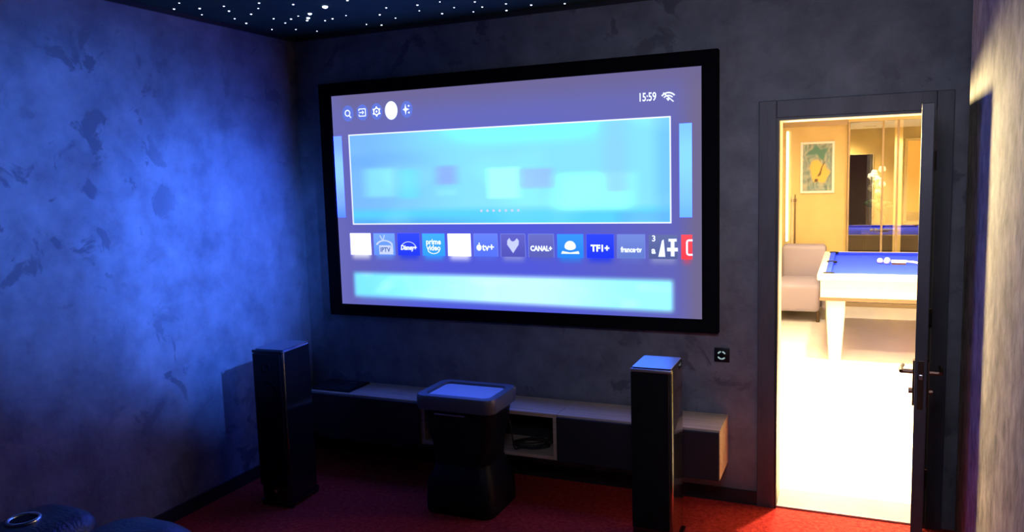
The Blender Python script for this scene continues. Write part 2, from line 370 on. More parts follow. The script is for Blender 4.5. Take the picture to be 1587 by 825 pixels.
for i in range(7):
    bm = newbm(); cyl(bm, (1.325+.0395*i, SY-.0045, 1.602), .008, .001, 'Y', 12); mk('page_dot', bm, SOFT, hb)
def side(x, z):
    v = (z-1.555)/(2.045-1.555); return mixc(mixc((130, 180, 255), (95, 150, 250), ss(.25, 0, v)), (150, 215, 255), ss(.2, .6, v)*ss(1, .7, v))
picgrid('next_banner', 2.494, 2.560, 1.555, 2.048, SY-.003, 6, 24, lambda x, z: mixc(side(x, z), (140, 240, 255), .5), sc, gain=over)
picgrid('previous_banner', SX0+.002, .360, 1.570, 2.085, SY-.003, 6, 24, side, sc, gain=over)
def low(x, z):
    u = (x-.384)/(2.47-.384)
    c = mixc((130, 235, 255), (205, 255, 255), ss(0, .55, u)); c = mixc(c, (165, 255, 255), ss(.6, .9, u))
    n = noise.noise(Vector((x*7, z*14, 4.1))); c = mixc(c, (235, 255, 250), max(0, n)*.4)
    e = bxm(x, z, .400, 2.455, 1.062 - .02*u, 1.215, .022); return mixc(bg(x, z), c, e)
picgrid('lower_banner', .355, 2.50, 1.012, 1.255, SY-.002, 240, 40, low, sc, gain=over)

FONT = {}
def text_mesh(name, body, size, x, z, y, m, parent, align='CENTER', sx=1.0, bold=.0, shear=0):
    c = bpy.data.curves.new(name, 'FONT'); c.body = body; c.size = size; c.align_x = align; c.align_y = 'CENTER'
    c.offset = bold; c.shear = shear; c.resolution_u = 3
    to = bpy.data.objects.new('tmp', c); COL.objects.link(to)
    dg = bpy.context.evaluated_depsgraph_get(); me = bpy.data.meshes.new_from_object(to.evaluated_get(dg))
    bpy.data.objects.remove(to); me.name = name
    for v in me.vertices: v.co = Vector((x+v.co.x*sx, y, z+v.co.y))
    me.materials.clear(); me.materials.append(m)
    o = bpy.data.objects.new(name, me); COL.objects.link(o); root = parent
    while root.parent: root = root.parent
    o.parent = parent
    o.matrix_parent_inverse = Matrix.Translation(-root.location)
    if parent is not root: o.matrix_parent_inverse = Matrix()
    return o
def flatpoly(bm, pts, y):
    vs = [bm.verts.new((x, y, z)) for x, z in pts]; return bm.faces.new(vs)
def disc(bm, x, z, r, y, n=24, rz=None): flatpoly(bm, [(x+r*math.cos(2*PI*i/n), z+(rz or r)*math.sin(2*PI*i/n)) for i in range(n)], y)
def arc(bm, x, z, r0, r1, a0, a1, y, n=18, sx=1, sz=1):
    P = [(math.radians(a0+(a1-a0)*i/n)) for i in range(n+1)]
    for a, b_ in zip(P, P[1:]):
        flatpoly(bm, [(x+sx*r0*math.cos(a), z+sz*r0*math.sin(a)), (x+sx*r1*math.cos(a), z+sz*r1*math.sin(a)), (x+sx*r1*math.cos(b_), z+sz*r1*math.sin(b_)), (x+sx*r0*math.cos(b_), z+sz*r0*math.sin(b_))], y)
def stroke(bm, pts, wd, y):
    for (ax, az), (bx_, bz) in zip(pts, pts[1:]):
        dd = Vector((bx_-ax, bz-az)); n = Vector((-dd.y, dd.x)).normalized()*wd/2
        flatpoly(bm, [(ax+n.x, az+n.y), (bx_+n.x, bz+n.y), (bx_-n.x, bz-n.y), (ax-n.x, az-n.y)], y)
def part(name, bm, m, parent):                    # part or sub-part, coordinates already in the room's frame
    me = bpy.data.meshes.new(name); bm.to_mesh(me); bm.free(); me.materials.append(m)
    o = bpy.data.objects.new(name, me); COL.objects.link(o); root = parent
    while root.parent: root = root.parent
    o.parent = parent; o.matrix_parent_inverse = Matrix.Translation(-root.location) if parent is root else Matrix(); return o
Y1, Y2, Y3 = SY-.003, SY-.0042, SY-.0054
tiles = []
for i in range(13):
    x0 = TX[i]; x1 = min(x0+TW, 2.560); z1 = 1.468 - .006*i/12; z0 = 1.330
    c = TILEC[i]
    def tc(x, z, c=c, z0=z0, z1=z1):
        if c == WH: return c
        return mixc(c, tuple(min(255, q+25) for q in c), ss(z0, z1, z)*.6)
    tiles.append(picgrid('app_tile', x0, x1, z0, z1, Y1, 8, 8, tc, sc, gain=over))
    if i in (5, 6, 7, 10):
        bm = newbm(); stroke(bm, [(x0, z0), (x0, z1), (x1, z1), (x1, z0)], .004, Y2); part('tile_outline', bm, glow('tile_edge', lin(120, 135, 235)), tiles[-1])
cx = lambda i: TX[i]+TW/2
# IPTV set with aerial
bm = newbm(); x = cx(1); arc(bm, x+.002, 1.385, .052, .066, 20, 165, Y2, sx=1.0, sz=.62); stroke(bm, [(x+.056, 1.40), (x+.060, 1.35)], .012, Y2)
stroke(bm, [(x-.012, 1.425), (x-.030, 1.455)], .007, Y2); stroke(bm, [(x-.006, 1.425), (x+.004, 1.458)], .007, Y2)
flatpoly(bm, [(x-.038, 1.335), (x+.066, 1.335), (x+.046, 1.392), (x-.038, 1.392)], Y2); part('television_emblem', bm, SOFT, tiles[1])
text_mesh('tile_lettering', 'IPTV', .040, x+.006, 1.363, Y3, DARKB, tiles[1], sx=.95, bold=.001)
bm = newbm(); x = cx(2); arc(bm, x, 1.375, .050, .056, 15, 150, Y2, sz=.75); part('arc_emblem', bm, SOFT, tiles[2])
text_mesh('tile_lettering', 'Disney+', .040, x, 1.378, Y3, WHITE, tiles[2], sx=.85, bold=.0018, shear=.15)
x = cx(3); text_mesh('tile_lettering', 'prime', .046, x, 1.415, Y2, WHITE, tiles[3], sx=.95, bold=.0015)
text_mesh('tile_lettering', 'video', .046, x, 1.378, Y2, WHITE, tiles[3], sx=.95, bold=.0015)
bm = newbm(); arc(bm, x, 1.375, .040, .047, 205, 335, Y2, sz=.72); part('smile_emblem', bm, WHITE, tiles[3])
bm = newbm(); x = cx(5); disc(bm, x-.044, 1.383, .017, Y2, rz=.019); disc(bm, x-.042, 1.408, .005, Y2, 10); part('fruit_emblem', bm, WHITE, tiles[5])
text_mesh('tile_lettering', 'tv+', .058, x+.016, 1.384, Y2, WHITE, tiles[5], sx=1.0, bold=.0018)
bm = newbm(); x = cx(6)
flatpoly(bm, [(x, 1.352), (x+.036, 1.402), (x+.038, 1.425), (x+.026, 1.440), (x+.012, 1.425), (x, 1.420), (x-.012, 1.425), (x-.022, 1.442), (x-.036, 1.425), (x-.037, 1.402)], Y2)
part('heart_emblem', bm, glow('pale_lilac_ink', (.62, .68, 1.25)), tiles[6])
text_mesh('tile_lettering', 'CANAL+', .040, cx(7), 1.380, Y2, WHITE, tiles[7], sx=.86, bold=.0022)
bm = newbm(); x = cx(8); arc(bm, x, 1.392, 0, .034, 0, 180, Y2); arc(bm, x, 1.392, 0, .034, 180, 360, Y2, sz=.55); flatpoly(bm, [(x-.055, 1.352), (x+.055, 1.352), (x+.050, 1.368), (x, 1.360), (x-.048, 1.368)], Y2)
part('sun_emblem', bm, WHITE, tiles[8])
text_mesh('tile_lettering', 'TF1+', .050, cx(9), 1.384, Y2, WHITE, tiles[9], sx=1.0, bold=.0025)
text_mesh('tile_lettering', 'france\u00b7tv', .040, cx(10), 1.378, Y2, WHITE, tiles[10], sx=.82, bold=.0018)
x = cx(11); text_mesh('tile_lettering', '3', .045, x-.050, 1.440, Y2, WHITE, tiles[11], bold=.001); text_mesh('tile_lettering', 'a', .050, x-.052, 1.375, Y2, WHITE, tiles[11], bold=.002)
bm = newbm(); flatpoly(bm, [(x-.026, 1.342), (x-.006, 1.430), (x+.004, 1.436), (x+.012, 1.342)], Y2); flatpoly(bm, [(x+.022, 1.372), (x+.080, 1.372), (x+.080, 1.392), (x+.022, 1.392)], Y2)
flatpoly(bm, [(x+.042, 1.345), (x+.062, 1.345), (x+.062, 1.425), (x+.042, 1.425)], Y2+.0002); flatpoly(bm, [(x+.030, 1.425), (x+.074, 1.425), (x+.074, 1.440), (x+.030, 1.440)], Y2)
part('four_emblem', bm, WHITE, tiles[11])
bm = newbm(); stroke(bm, [(2.562, 1.432), (2.538, 1.432), (2.532, 1.425), (2.532, 1.362), (2.538, 1.355), (2.562, 1.355)], .010, Y2); part('square_emblem', bm, WHITE, tiles[12])
# top row icons
icx = [.418, .525, .630, .735, .845]; iz = 2.222
ics = []
for i, x in enumerate(icx):
    bm = newbm(); disc(bm, x, iz, .042 if i != 3 else .045, Y1, 32, .050 if i != 3 else .056)
    ics.append(part('menu_icon', bm, RING if i != 3 else WHITE, sc))
bm = newbm(); x = icx[0]; arc(bm, x-.003, iz+.002, .014, .021, 0, 360, Y2, 24); stroke(bm, [(x+.010, iz-.014), (x+.022, iz-.028)], .007, Y2); part('magnifier_symbol', bm, WHITE, ics[0])
bm = newbm(); x = icx[1]
stroke(bm, [(x-.024, iz+.010), (x-.024, iz+.022), (x+.024, iz+.022), (x+.024, iz-.022), (x-.024, iz-.022), (x-.024, iz-.010)], .006, Y2); stroke(bm, [(x-.024, iz), (x+.010, iz)], .006, Y2)
stroke(bm, [(x, iz+.010), (x+.011, iz), (x, iz-.010)], .005, Y2+.0002); part('input_symbol', bm, WHITE, ics[1])
bm = newbm(); x = icx[2]; arc(bm, x, iz, .016, .024, 0, 360, Y2, 24); disc(bm, x, iz, .007, Y2, 12)
for k in range(6):
    a = PI/6+k*PI/3; stroke(bm, [(x+.022*math.cos(a), iz+.022*math.sin(a)), (x+.031*math.cos(a), iz+.031*math.sin(a))], .010, Y2+.0002)
part('gear_symbol', bm, WHITE, ics[2])
bm = newbm(); x = icx[4]; flatpoly(bm, [(x-.008, iz+.034), (x-.002, iz+.008), (x+.020, iz), (x-.002, iz-.008), (x-.008, iz-.034), (x-.014, iz-.008), (x-.028, iz), (x-.014, iz+.008)], Y2)
disc(bm, x+.015, iz+.020, .006, Y2, 8); disc(bm, x+.015, iz-.020, .006, Y2, 8); part('sparkle_symbol', bm, WHITE, ics[4])
text_mesh('clock_digits', '15:59', .062, 2.325, 2.195, Y1, WHITE, sc, sx=.72, bold=.0012)
bm = newbm(); x = 2.437; z = 2.168
arc(bm, x, z, .040, .048, 40, 140, Y1, 14); arc(bm, x, z, .026, .033, 40, 140, Y1, 12); flatpoly(bm, [(x, z), (x+.012, z+.016), (x-.012, z+.016)], Y1)
stroke(bm, [(x-.026, z+.045), (x+.028, z-.004)], .006, Y1-.0004); part('crossed_wifi_symbol', bm, WHITE, sc)

# ------------------------------------------------------------------ wall hung bench of three cabinets
BZ0, BZ1, BD = .228, .490, -.30; TH = .022
def cabinet(x0, x1, label, niche):
    t_ = thing('wall_cabinet', label, 'cabinet', ((x0+x1)/2, 0, BZ0), 'wall hung bench cabinets')
    e = .0015; x0 += e; x1 -= e; yb = -.016
    def p(nm, *dd, m='oak', bev=.0012): 
        bm = newbm(); box(bm, *dd, bev=bev, seg=1); return mk(nm, bm, MT[m], t_)
    p('top_panel', x0, x1, BD, yb, BZ1-TH, BZ1)
    p('bottom_panel', x0, x1, BD, yb, BZ0, BZ0+TH)
    p('side_panel', x0, x0+TH, BD, yb, BZ0+TH, BZ1-TH); p('side_panel', x1-TH, x1, BD, yb, BZ0+TH, BZ1-TH)
    p('back_panel', x0+TH, x1-TH, yb-.012, yb, BZ0+TH, BZ1-TH, m='front' if niche else 'oak')
    if not niche: p('flap_door', x0+.002, x1-.002, BD-.018, BD-.001, BZ0+.002, BZ1-.010, m='front', bev=.002)
    else: p('drop_shelf', x0+TH, (x0+x1)/2+.0, BD+.02, yb-.013, .345, .345+.016)
    return t_
cabinet(.150, 1.005, 'left closed cabinet of the wall bench, flat black box on top', False)
cabinet(1.005, 1.865, 'open oak cabinet in middle of wall bench, cables inside', True)
cabinet(1.865, 2.745, 'right closed cabinet of the wall bench, pale oak end panel by the door', False)
# flat black device on the left unit
t_ = thing('media_box', 'flat black glass media box on the left end of bench', 'media player', (.33, -.155, BZ1))
bm = newbm(); box(bm, .175, .485, -.275, -.045, BZ1, BZ1+.012, .004); mk('housing', bm, MT['satin'], t_, 40)
bm = newbm(); box(bm, .185, .475, -.265, -.055, BZ1+.0122, BZ1+.0142, .001); mk('glass_top', bm, MT['gloss'], t_)
for k in range(3):
    bm = newbm(); cyl(bm, (.37+.022*k, -.10, BZ1+.0147), .004, .001, n=10); mk('touch_button', bm, MT['alu'], t_)
# cables in the niche
random.seed(3)
for k in range(3):
    pts = []
    for j in range(9):
        a = j*1.25+k*1.7; pts.append((1.66+.11*math.cos(a)+.01*k, -.17+.075*math.sin(a*1.0+.4*k), BZ0+TH+.006+.013*k))
    pts.append((1.70+.04*k, -.035, BZ0+TH+.05+.01*k))
    bm = newbm(); tube(bm, spline(pts, 8), .0042, 8)
    tag(mk('cable', bm, MT['rubber'], smooth=60), ['black cable loop lowest on the open cabinet floor', 'black cable loop across middle of the open cabinet tangle', 'black cable loop topmost in the open cabinet tangle'][k], 'cable', 'cables in the open cabinet')
bm = newbm()
tube(bm, spline([(1.575, -.335, .50), (1.600, -.325, .40), (1.615, -.318, .28), (1.63, -.27, .266), (1.70, -.20, .262), (1.78, -.12, .262)], 10), .0042)
tag(mk('cable', bm, MT['rubber'], smooth=60), 'black cable hanging from the pedestal into the open cabinet', 'cable')

# ------------------------------------------------------------------ pedestal unit with tray top
PX, PY = 1.425, -.510
t_ = thing('pedestal_unit', 'black pedestal with rounded square tray top, standing before the bench', 'pedestal', (PX, PY, 0))
bm = newbm(); loft(bm, [(.40, .38, .06, 0.0), (.405, .385, .06, .03), (.395, .375, .06, .16), (.345, .32, .06, .22), (.325, .285, .06, .27)], PX, PY+.02); mk('base', bm, MT['satin'], t_, 35)
bm = newbm(); loft(bm, [(.325, .285, .06, .27), (.34, .28, .06, .36), (.385, .285, .06, .45), (.415, .30, .06, .55), (.42, .305, .06, .565)], PX, PY+.01); mk('body', bm, MT['satin'], t_, 35)
bm = newbm(); loft(bm, [(.43, .31, .05, .566), (.462, .345, .055, .574), (.468, .352, .055, .60), (.468, .352, .055, .640), (.458, .342, .055, .650), (.380, .260, .035, .650), (.370, .250, .035, .636)], PX, PY, caps=(True, True)); mk('tray', bm, MT['tray'], t_, 35)
bm = newbm(); loft(bm, [(.360, .240, .03, .6365), (.360, .240, .03, .640)], PX, PY); mk('tray_insert', bm, MT['trayin'], t_)
bm = newbm(); box(bm, PX-.12, PX+.06, PY-.158, PY-.146, .545, .553, .002); mk('silver_strip', bm, MT['alu'], t_)  # plain silver strip across the front

# ------------------------------------------------------------------ tower speakers
def speaker(x, y, ang_, label, top_m):
    t_ = thing('tower_speaker', label, 'speaker', (x, y, 0), 'tower speakers')
    wd, dp, h = .195, .255, .893
    Mx = Matrix.Translation((x, y, 0)) @ Matrix.Rotation(math.radians(ang_), 4, 'Z')
    def tr(bm):
        for v in bm.verts: v.co = Mx @ v.co
        return bm
    bm = newbm(); loft(bm, [(.215, .275, .02, .018), (.215, .275, .02, .034)], 0, 0); mk('plinth', tr(bm), MT['gloss'], t_, 35)
    for sx in (-1, 1):
        for sy in (-1, 1):
            bm = newbm(); cyl(bm, (sx*.09, sy*.115, .009), .012, .018, n=16, r2=.014); mk('foot', tr(bm), MT['rubber'], t_, 40)
    bm = newbm(); loft(bm, [(wd, dp, .016, .034), (wd, dp, .016, h-.012), (wd-.008, dp-.008, .014, h-.003), (wd-.02, dp-.02, .012, h)], 0, 0); cab = mk('cabinet', tr(bm), MT['gloss'], t_, 40)
    bm = newbm(); loft(bm, [(wd-.012, dp-.012, .012, h+.0005), (wd-.012, dp-.012, .012, h+.003)]); mk('top_panel', tr(bm), MT['toppl'], t_)
    bm = newbm(); box(bm, -wd/2+.004, wd/2-.012, -dp/2-.014, -dp/2-.001, .12, h-.02, .005); gr = mk('grille', tr(bm), MT['grille'], t_)
    bm = newbm(); box(bm, -wd/2, wd/2, -dp/2-.012, -dp/2-.0005, h-.018, h-.001, .005, 3); mk('top_trim', tr(bm), top_m, t_, 40)
    for z, r in ((.80, .022), (.66, .062), (.47, .062), (.28, .062)):
        bm = newbm(); torus(bm, (0, 0, 0), r, .004, 32, 8, Matrix.Rotation(PI/2, 3, 'X')); 
        for v in bm.verts: v.co += Vector((-.004, -dp/2-.0150, z))
        mk('driver_ring', tr(bm), MT['grille'], t_, 60)
    bm = newbm(); flat = [(-.012, .0), (.012, 0), (.003, -.018), (-.003, -.018)]
    vs = [bm.verts.new((px_, -dp/2-.0015, .096+pz)) for px_, pz in flat]; bm.faces.new(vs); r = bmesh.ops.extrude_face_region(bm, geom=bm.faces[:])
    for v in [g for g in r['geom'] if isinstance(g, bmesh.types.BMVert)]: v.co.y -= .002
    mk('badge', tr(bm), MT['alu'], t_)
    return t_
speaker(.405, -.775, 3, 'black tower speaker in the left corner against blue lit wall', MT['satin'])
speaker(2.495, -.595, 0, 'glossy black tower speaker before the right end of bench', MT['toppl'])

# ------------------------------------------------------------------ wall control
t_ = thing('wall_control', 'small black square wall control with glowing ring, left of the doorway', 'wall control', (2.709, 0, .812))
bm = newbm(); box(bm, 2.669, 2.749, -.010, 0, .774, .852, .003); pl = mk('plate', bm, MT['satin'], t_, 40)
RG = glow('ring_light', lin(150, 175, 178))
for a0, a1 in ((25, 80), (100, 155), (205, 262), (266, 325)):
    bm = newbm(); arc(bm, 2.708, .812, .016, .0235, a0, a1, -.0115, 10); bmesh.ops.solidify(bm, geom=bm.faces[:], thickness=.001); mk('ring_segment', bm, RG, t_)
bm = newbm(); cyl(bm, (2.708, -.0105, .812), .014, .001, 'Y', 24); mk('touch_disc', bm, MT['gloss'], t_, 40)

# ------------------------------------------------------------------ ceiling fibre lights
stars = [[0.182, -1.118], [0.055, -1.031], [0.174, -0.973], [0.069, -0.852], [0.317, -0.95], [0.256, -0.848], [0.141, -0.681], [0.106, -0.55], [0.518, -0.914], [0.428, -0.818], [0.299, -0.727], [0.102, -0.326], [0.32, -0.569], [0.296, -0.44], [0.396, -0.512], [0.479, -0.553], [0.22, -0.25], [0.643, -0.799], [0.575, -0.574], [0.496, -0.487], [0.447, -0.433], [0.753, -0.676], [0.527, -0.373], [0.596, -0.396], [0.291, -0.138], [0.71, -0.427], [0.934, -0.731], [0.665, -0.156], [0.882, -0.348], [1.008, -0.479], [0.73, -0.094], [0.906, -0.221], [1.186, -0.452], [1.123, -0.323], [1.324, -0.456], [1.194, -0.191], [1.324, -0.294], [1.482, -0.36], [1.365, -0.139], [1.462, -0.226], [1.605, -0.23], [1.54, -0.075], [1.712, -0.131], [1.883, -0.068]]
BIG = {21: ('largest and brightest fibre star on the navy ceiling', .015), 18: ('upper star of the bright pair near the largest star', .011), 19: ('lower left star of the bright pair near the largest star', .010), 20: ('small star touching the underside of the bright pair', .007)}
STAR = glow('star_light', (.75, .88, 1.25), 4.0)
proto = {}
def star_mesh(r):
    if r not in proto:
        bm = newbm(); sph(bm, (0, 0, 0), r, 10, (1, 1, .55)); me = bpy.data.meshes.new('fibre_star'); bm.to_mesh(me); bm.free(); me.materials.append(STAR); proto[r] = me
    return proto[r]
edge = [0, 1]
for i, (x, y) in enumerate(stars):
    lab, r = BIG.get(i, (None, random.choice((.0040, .0048, .0055))))
    o = bpy.data.objects.new('fibre_star', star_mesh(r)); COL.objects.link(o); o.location = (x, y, H-r*.2)
    tag(o, lab or 'tiny white fibre light point scattered among others on the dark ceiling', 'star light', 'fibre star lights on the ceiling')
for i in range(60):                                      # the field goes on over the rest of the ceiling, outside the view
    x = random.uniform(.15, 3.6); y = random.uniform(-5.2, -1.4 - .0*x)
    o = bpy.data.objects.new('fibre_star', star_mesh(.0048)); COL.objects.link(o); o.location = (x, y, H-.001)
    tag(o, 'tiny white fibre light point scattered among others on the dark ceiling', 'star light', 'fibre star lights on the ceiling')

# ------------------------------------------------------------------ recliner in the lower left corner
t_ = thing('cinema_recliner', 'dark leather cinema armchair with chrome cup holder, at the lower left corner', 'armchair', (1.02, -2.75, 0))
def cushion(nm, x0, x1, y0_, y1_, z0, z1, bev, m='leather'):
    bm = newbm(); box(bm, x0, x1, y0_, y1_, z0, z1, bev, 6); return mk(nm, bm, MT[m], t_, 60)
cushion('armrest', .52, .84, -3.25, -2.28, .06, .640, .10)
cushion('armrest', 1.32, 1.60, -3.45, -2.62, .06, .56, .08)
cushion('seat_cushion', .848, 1.315, -3.10, -2.20, .08, .64, .17)
cushion('backrest', .845, 1.315, -3.50, -3.11, .20, .76, .10)
bm = newbm(); torus(bm, (.672, -2.495, .642), .050, .0075, 40, 10); mk('cup_holder_ring', bm, MT['chrome'], t_, 80)
bm = newbm(); cyl(bm, (.672, -2.495, .641), .047, .003, n=32); mk('cup_holder_well', bm, MT['matte'], t_)
cushion('base', .60, 1.52, -3.20, -2.40, 0, .058, .01, 'matte')

# ------------------------------------------------------------------ billiard room contents
TX0, TX1, TY0, TY1, TZ = 3.045, 4.40, 3.42, 5.55, .83
t_ = thing('pool_table', 'pool table with bright blue cloth in the lit room beyond the door', 'pool table', ((TX0+TX1)/2, (TY0+TY1)/2, 0))
bm = newbm(); box(bm, TX0+.11, TX1-.11, TY0+.11, TY1-.11, TZ-.06, TZ-.03); mk('cloth_bed', bm, MT['cloth'], t_)
for dims in ((TX0+.06, TX1-.06, TY0+.07, TY0+.12), (TX0+.06, TX1-.06, TY1-.12, TY1-.07), (TX0+.07, TX0+.12, TY0+.12, TY1-.12), (TX1-.12, TX1-.07, TY0+.12, TY1-.12)):
    bm = newbm(); box(bm, *dims, TZ-.035, TZ+.002, .008); mk('cushion_rail', bm, MT['cloth'], t_)
for dims in ((TX0, TX1, TY0, TY0+.068), (TX0, TX1, TY1-.068, TY1), (TX0, TX0+.068, TY0+.07, TY1-.07), (TX1-.068, TX1, TY0+.07, TY1-.07)):
    bm = newbm(); box(bm, *dims, TZ-.06, TZ, .012); mk('top_rail', bm, MT['tablewood'], t_, 40)
for dims in ((TX0+.03, TX1-.03, TY0+.03, TY0+.055), (TX0+.03, TX1-.03, TY1-.055, TY1-.03), (TX0+.03, TX0+.055, TY0+.06, TY1-.06), (TX1-.055, TX1-.03, TY0+.06, TY1-.06)):
    bm = newbm(); box(bm, *dims, TZ-.22, TZ-.06, .004); a = mk('apron', bm, MT['tablewood'], t_)
    bm = newbm(); box(bm, dims[0]-.006, dims[1]+.006, dims[2]-.006, dims[3]+.006, TZ-.25, TZ-.22); mk('apron_band', bm, MT['dark_band'], t_)
for x in (TX0+.16, TX1-.16):
    for y in (TY0+.18, TY1-.18):
        bm = newbm(); loft(bm, [(.11, .11, .02, 0), (.11, .11, .02, .05), (.15, .15, .02, .35), (.17, .17, .02, TZ-.25)], x, y); mk('leg', bm, MT['tablewood'], t_, 40)
for x in (TX0+.10, TX1-.10):
    for y in (TY0+.10, (TY0+TY1)/2, TY1-.10):
        bm = newbm(); cyl(bm, (x, y, TZ-.005), .052, .018, n=24); mk('pocket', bm, MT['matte'], t_, 40)
for k, (x, y, lab) in enumerate(((3.60, 4.62, 'white ball leftmost on the blue pool table'), (3.67, 4.70, 'white ball farther back of two touching on blue cloth'), (3.66, 4.56, 'white ball nearer of two touching on blue cloth'))):
    bm = newbm(); sph(bm, (x, y, TZ-.03+.0285), .0285, 20); tag(mk('billiard_ball', bm, MT['white'], smooth=180), lab, 'ball', 'white balls on the pool table')
t_ = thing('table_brush', 'long white handled brush lying on the blue pool table', 'brush', (3.80, 4.55, TZ-.03))
bm = newbm(); box(bm, 3.70, 3.84, 4.52, 4.57, TZ-.012, TZ+.016, .006); mk('brush_back', bm, MT['white'], t_)
bm = newbm(); box(bm, 3.705, 3.835, 4.525, 4.565, TZ-.030, TZ-.0125); mk('bristles', bm, MT['dark_band'], t_)
bm = newbm(); tube(bm, [(3.84, 4.545, TZ+.004), (3.90, 4.54, TZ-.002), (3.97, 4.53, TZ-.016)], [.010, .012, .012]); mk('handle', bm, MT['white'], t_, 60)
# framed picture
GX0, GX1, GZ0, GZ1 = 2.695, 3.108, 1.47, 2.135; GY = FY1-.02
t_ = thing('framed_picture', 'framed blue and yellow abstract picture on the cream end wall', 'picture', ((GX0+GX1)/2, GY, GZ0))
for dims in ((GX0, GX1, GZ0, GZ0+.03), (GX0, GX1, GZ1-.03, GZ1), (GX0, GX0+.03, GZ0+.03, GZ1-.03), (GX1-.03, GX1, GZ0+.03, GZ1-.03)):
    bm = newbm(); box(bm, dims[0], dims[1], GY-.03, GY-.001, dims[2], dims[3], .004); mk('frame_bar', bm, MT['white'], t_)
AM = bpy.data.materials.new('painted_canvas'); AM.use_nodes = True
a_ = AM.node_tree.nodes.new('ShaderNodeAttribute'); a_.attribute_name = 'picture'; AM.node_tree.links.new(a_.outputs[0], AM.node_tree.nodes['Principled BSDF'].inputs[0])
def art(x, z):
    u = (x-GX0-.03)/(GX1-GX0-.06); v = (z-GZ0-.03)/(GZ1-GZ0-.06); n = noise.noise(Vector((u*5, v*7, 2)))*.5+.5
    w_ = noise.noise(Vector((u*3, v*4, 9)))*.16; u += w_; v += noise.noise(Vector((u*4, v*3, 5)))*.10; n2 = noise.noise(Vector((u*13, v*11, 7)))
    c = mixc((165, 165, 150), (105, 145, 150), n); c = mixc(c, (70, 100, 95), max(0, n2)*.9); c = mixc(c, (215, 200, 160), max(0, -n2)*.7)
    dd = ((u-.52)/.34)**2+((v-.40)/.24)**2; c = mixc(c, (225, 185, 90), ss(1.25, .8, dd+n*.5))
    dd = ((u-.55)/.33)**2+((v-.82)/.11)**2; c = mixc(c, (70, 125, 115), ss(1.4, .7, dd+n*.4))
    c = mixc(c, (95, 80, 45), ss(.05, .02, abs((u-.62)-(v-.45)*.5))*ss(.28, .35, v)*ss(.66, .6, v))
    c = mixc(c, (80, 60, 35), ss(.09, .04, abs(u-.52))*ss(.04, .02, abs(v-.22)))
    return c
picgrid('canvas', GX0+.028, GX1-.028, GZ0+.028, GZ1-.028, GY-.012, 40, 60, art, t_, AM)
# pale sofa below it
t_ = thing('sofa', 'pale lilac sofa against the cream wall left of pool table', 'sofa', (2.72, 6.2, 0))
def cu(nm, *dd, bev=.05):
    bm = newbm(); box(bm, *dd, bev, 4); return mk(nm, bm, MT['sofa'], t_, 60)
cu('seat_cushion', 2.50, 3.00, 5.45, 6.35, .12, .44); cu('backrest', 2.50, 3.03, 6.36, 6.70, .12, .82); cu('armrest', 3.005, 3.13, 5.62, 6.35, .12, .60)
for x in (2.54, 2.98):
    for y in (5.5, 6.64):
        bm = newbm(); cyl(bm, (x, y, .062), .02, .124, n=12); mk('leg', bm, MT['dark_band'], t_, 40)
# led line on the end wall
t_ = thing('led_strip', 'vertical white led strip on the cream wall left of picture', 'led strip', (2.535, FY1-.03, .85))
bm = newbm(); box(bm, 2.522, 2.546, FY1-.040, FY1-.0205, .84, 2.28, .003); mk('diffuser', bm, glow('led_white', (1.0, .93, .72), 5.0), t_)
bm = newbm(); box(bm, 2.512, 2.520, FY1-.034, FY1-.0205, .83, 2.29, .002); mk('profile', bm, MT['alu'], t_)
# tall slim floor object beside the picture
t_ = thing('cue_rack', 'slim wooden cue rack on the cream wall below the picture', 'cue rack', (2.62, FY1-.05, 0))
bm = newbm(); box(bm, 2.585, 2.655, FY1-.09, FY1-.036, 0, .06, .004); mk('rack_base', bm, MT['mullion'], t_)
bm = newbm(); box(bm, 2.585, 2.655, FY1-.07, FY1-.022, 1.36, 1.40, .004); mk('rack_clip', bm, MT['mullion'], t_)
for k, (x, lab) in enumerate(((2.603, 'cue stick left in the slim rack on the cream wall'), (2.637, 'cue stick right in the slim rack on the cream wall'))):
    bm = newbm(); tube(bm, [(x, FY1-.080, .060), (x, FY1-.080, .8), (x, FY1-.080, 1.46)], [.014, .010, .006]); tag(mk('cue_stick', bm, MT['dark_band'] if k else MT['tablewood'], smooth=60), lab, 'cue', 'cues in the wall rack')
# glass sliding partition: coated reflective glass
GM = bpy.data.materials.new('coated_glass'); GM.use_nodes = True; nt = GM.node_tree; nt.nodes.clear()
g = nt.nodes.new('ShaderNodeBsdfGlossy'); g.inputs['Color'].default_value = (.95, .93, .9, 1); g.inputs['Roughness'].default_value = .0
tr_ = nt.nodes.new('ShaderNodeBsdfTransparent'); tr_.inputs[0].default_value = (.85, .82, .76, 1); mx = nt.nodes.new('ShaderNodeMixShader'); mx.inputs[0].default_value = .20
o_ = nt.nodes.new('ShaderNodeOutputMaterial'); nt.links.new(tr_.outputs[0], mx.inputs[1]); nt.links.new(g.outputs[0], mx.inputs[2]); nt.links.new(mx.outputs[0], o_.inputs[0])
t_ = thing('window_1', 'reflective sliding glass partition behind the pool table', 'window', (4.4, 6.75, 0), kind='structure')
MX = [3.275, 3.668, 3.838, 4.70, FX1-.03]
for a, b_ in zip(MX, MX[1:]):
    bm = newbm(); vs = [bm.verts.new(q) for q in ((a, 6.75, .05), (b_, 6.75, .05), (b_, 6.75, FH-.06), (a, 6.75, FH-.06))]; bm.faces.new(vs); mk('glass_pane', bm, GM, t_)
for x in MX:
    bm = newbm(); box(bm, x-.012, x+.012, 6.73, 6.775, .05, FH-.06, .002); mk('mullion', bm, MT['mullion'], t_)
bm = newbm(); box(bm, 3.26, FX1, 6.71, 6.79, 0, .05, .003); mk('bottom_track', bm, MT['mullion'], t_)
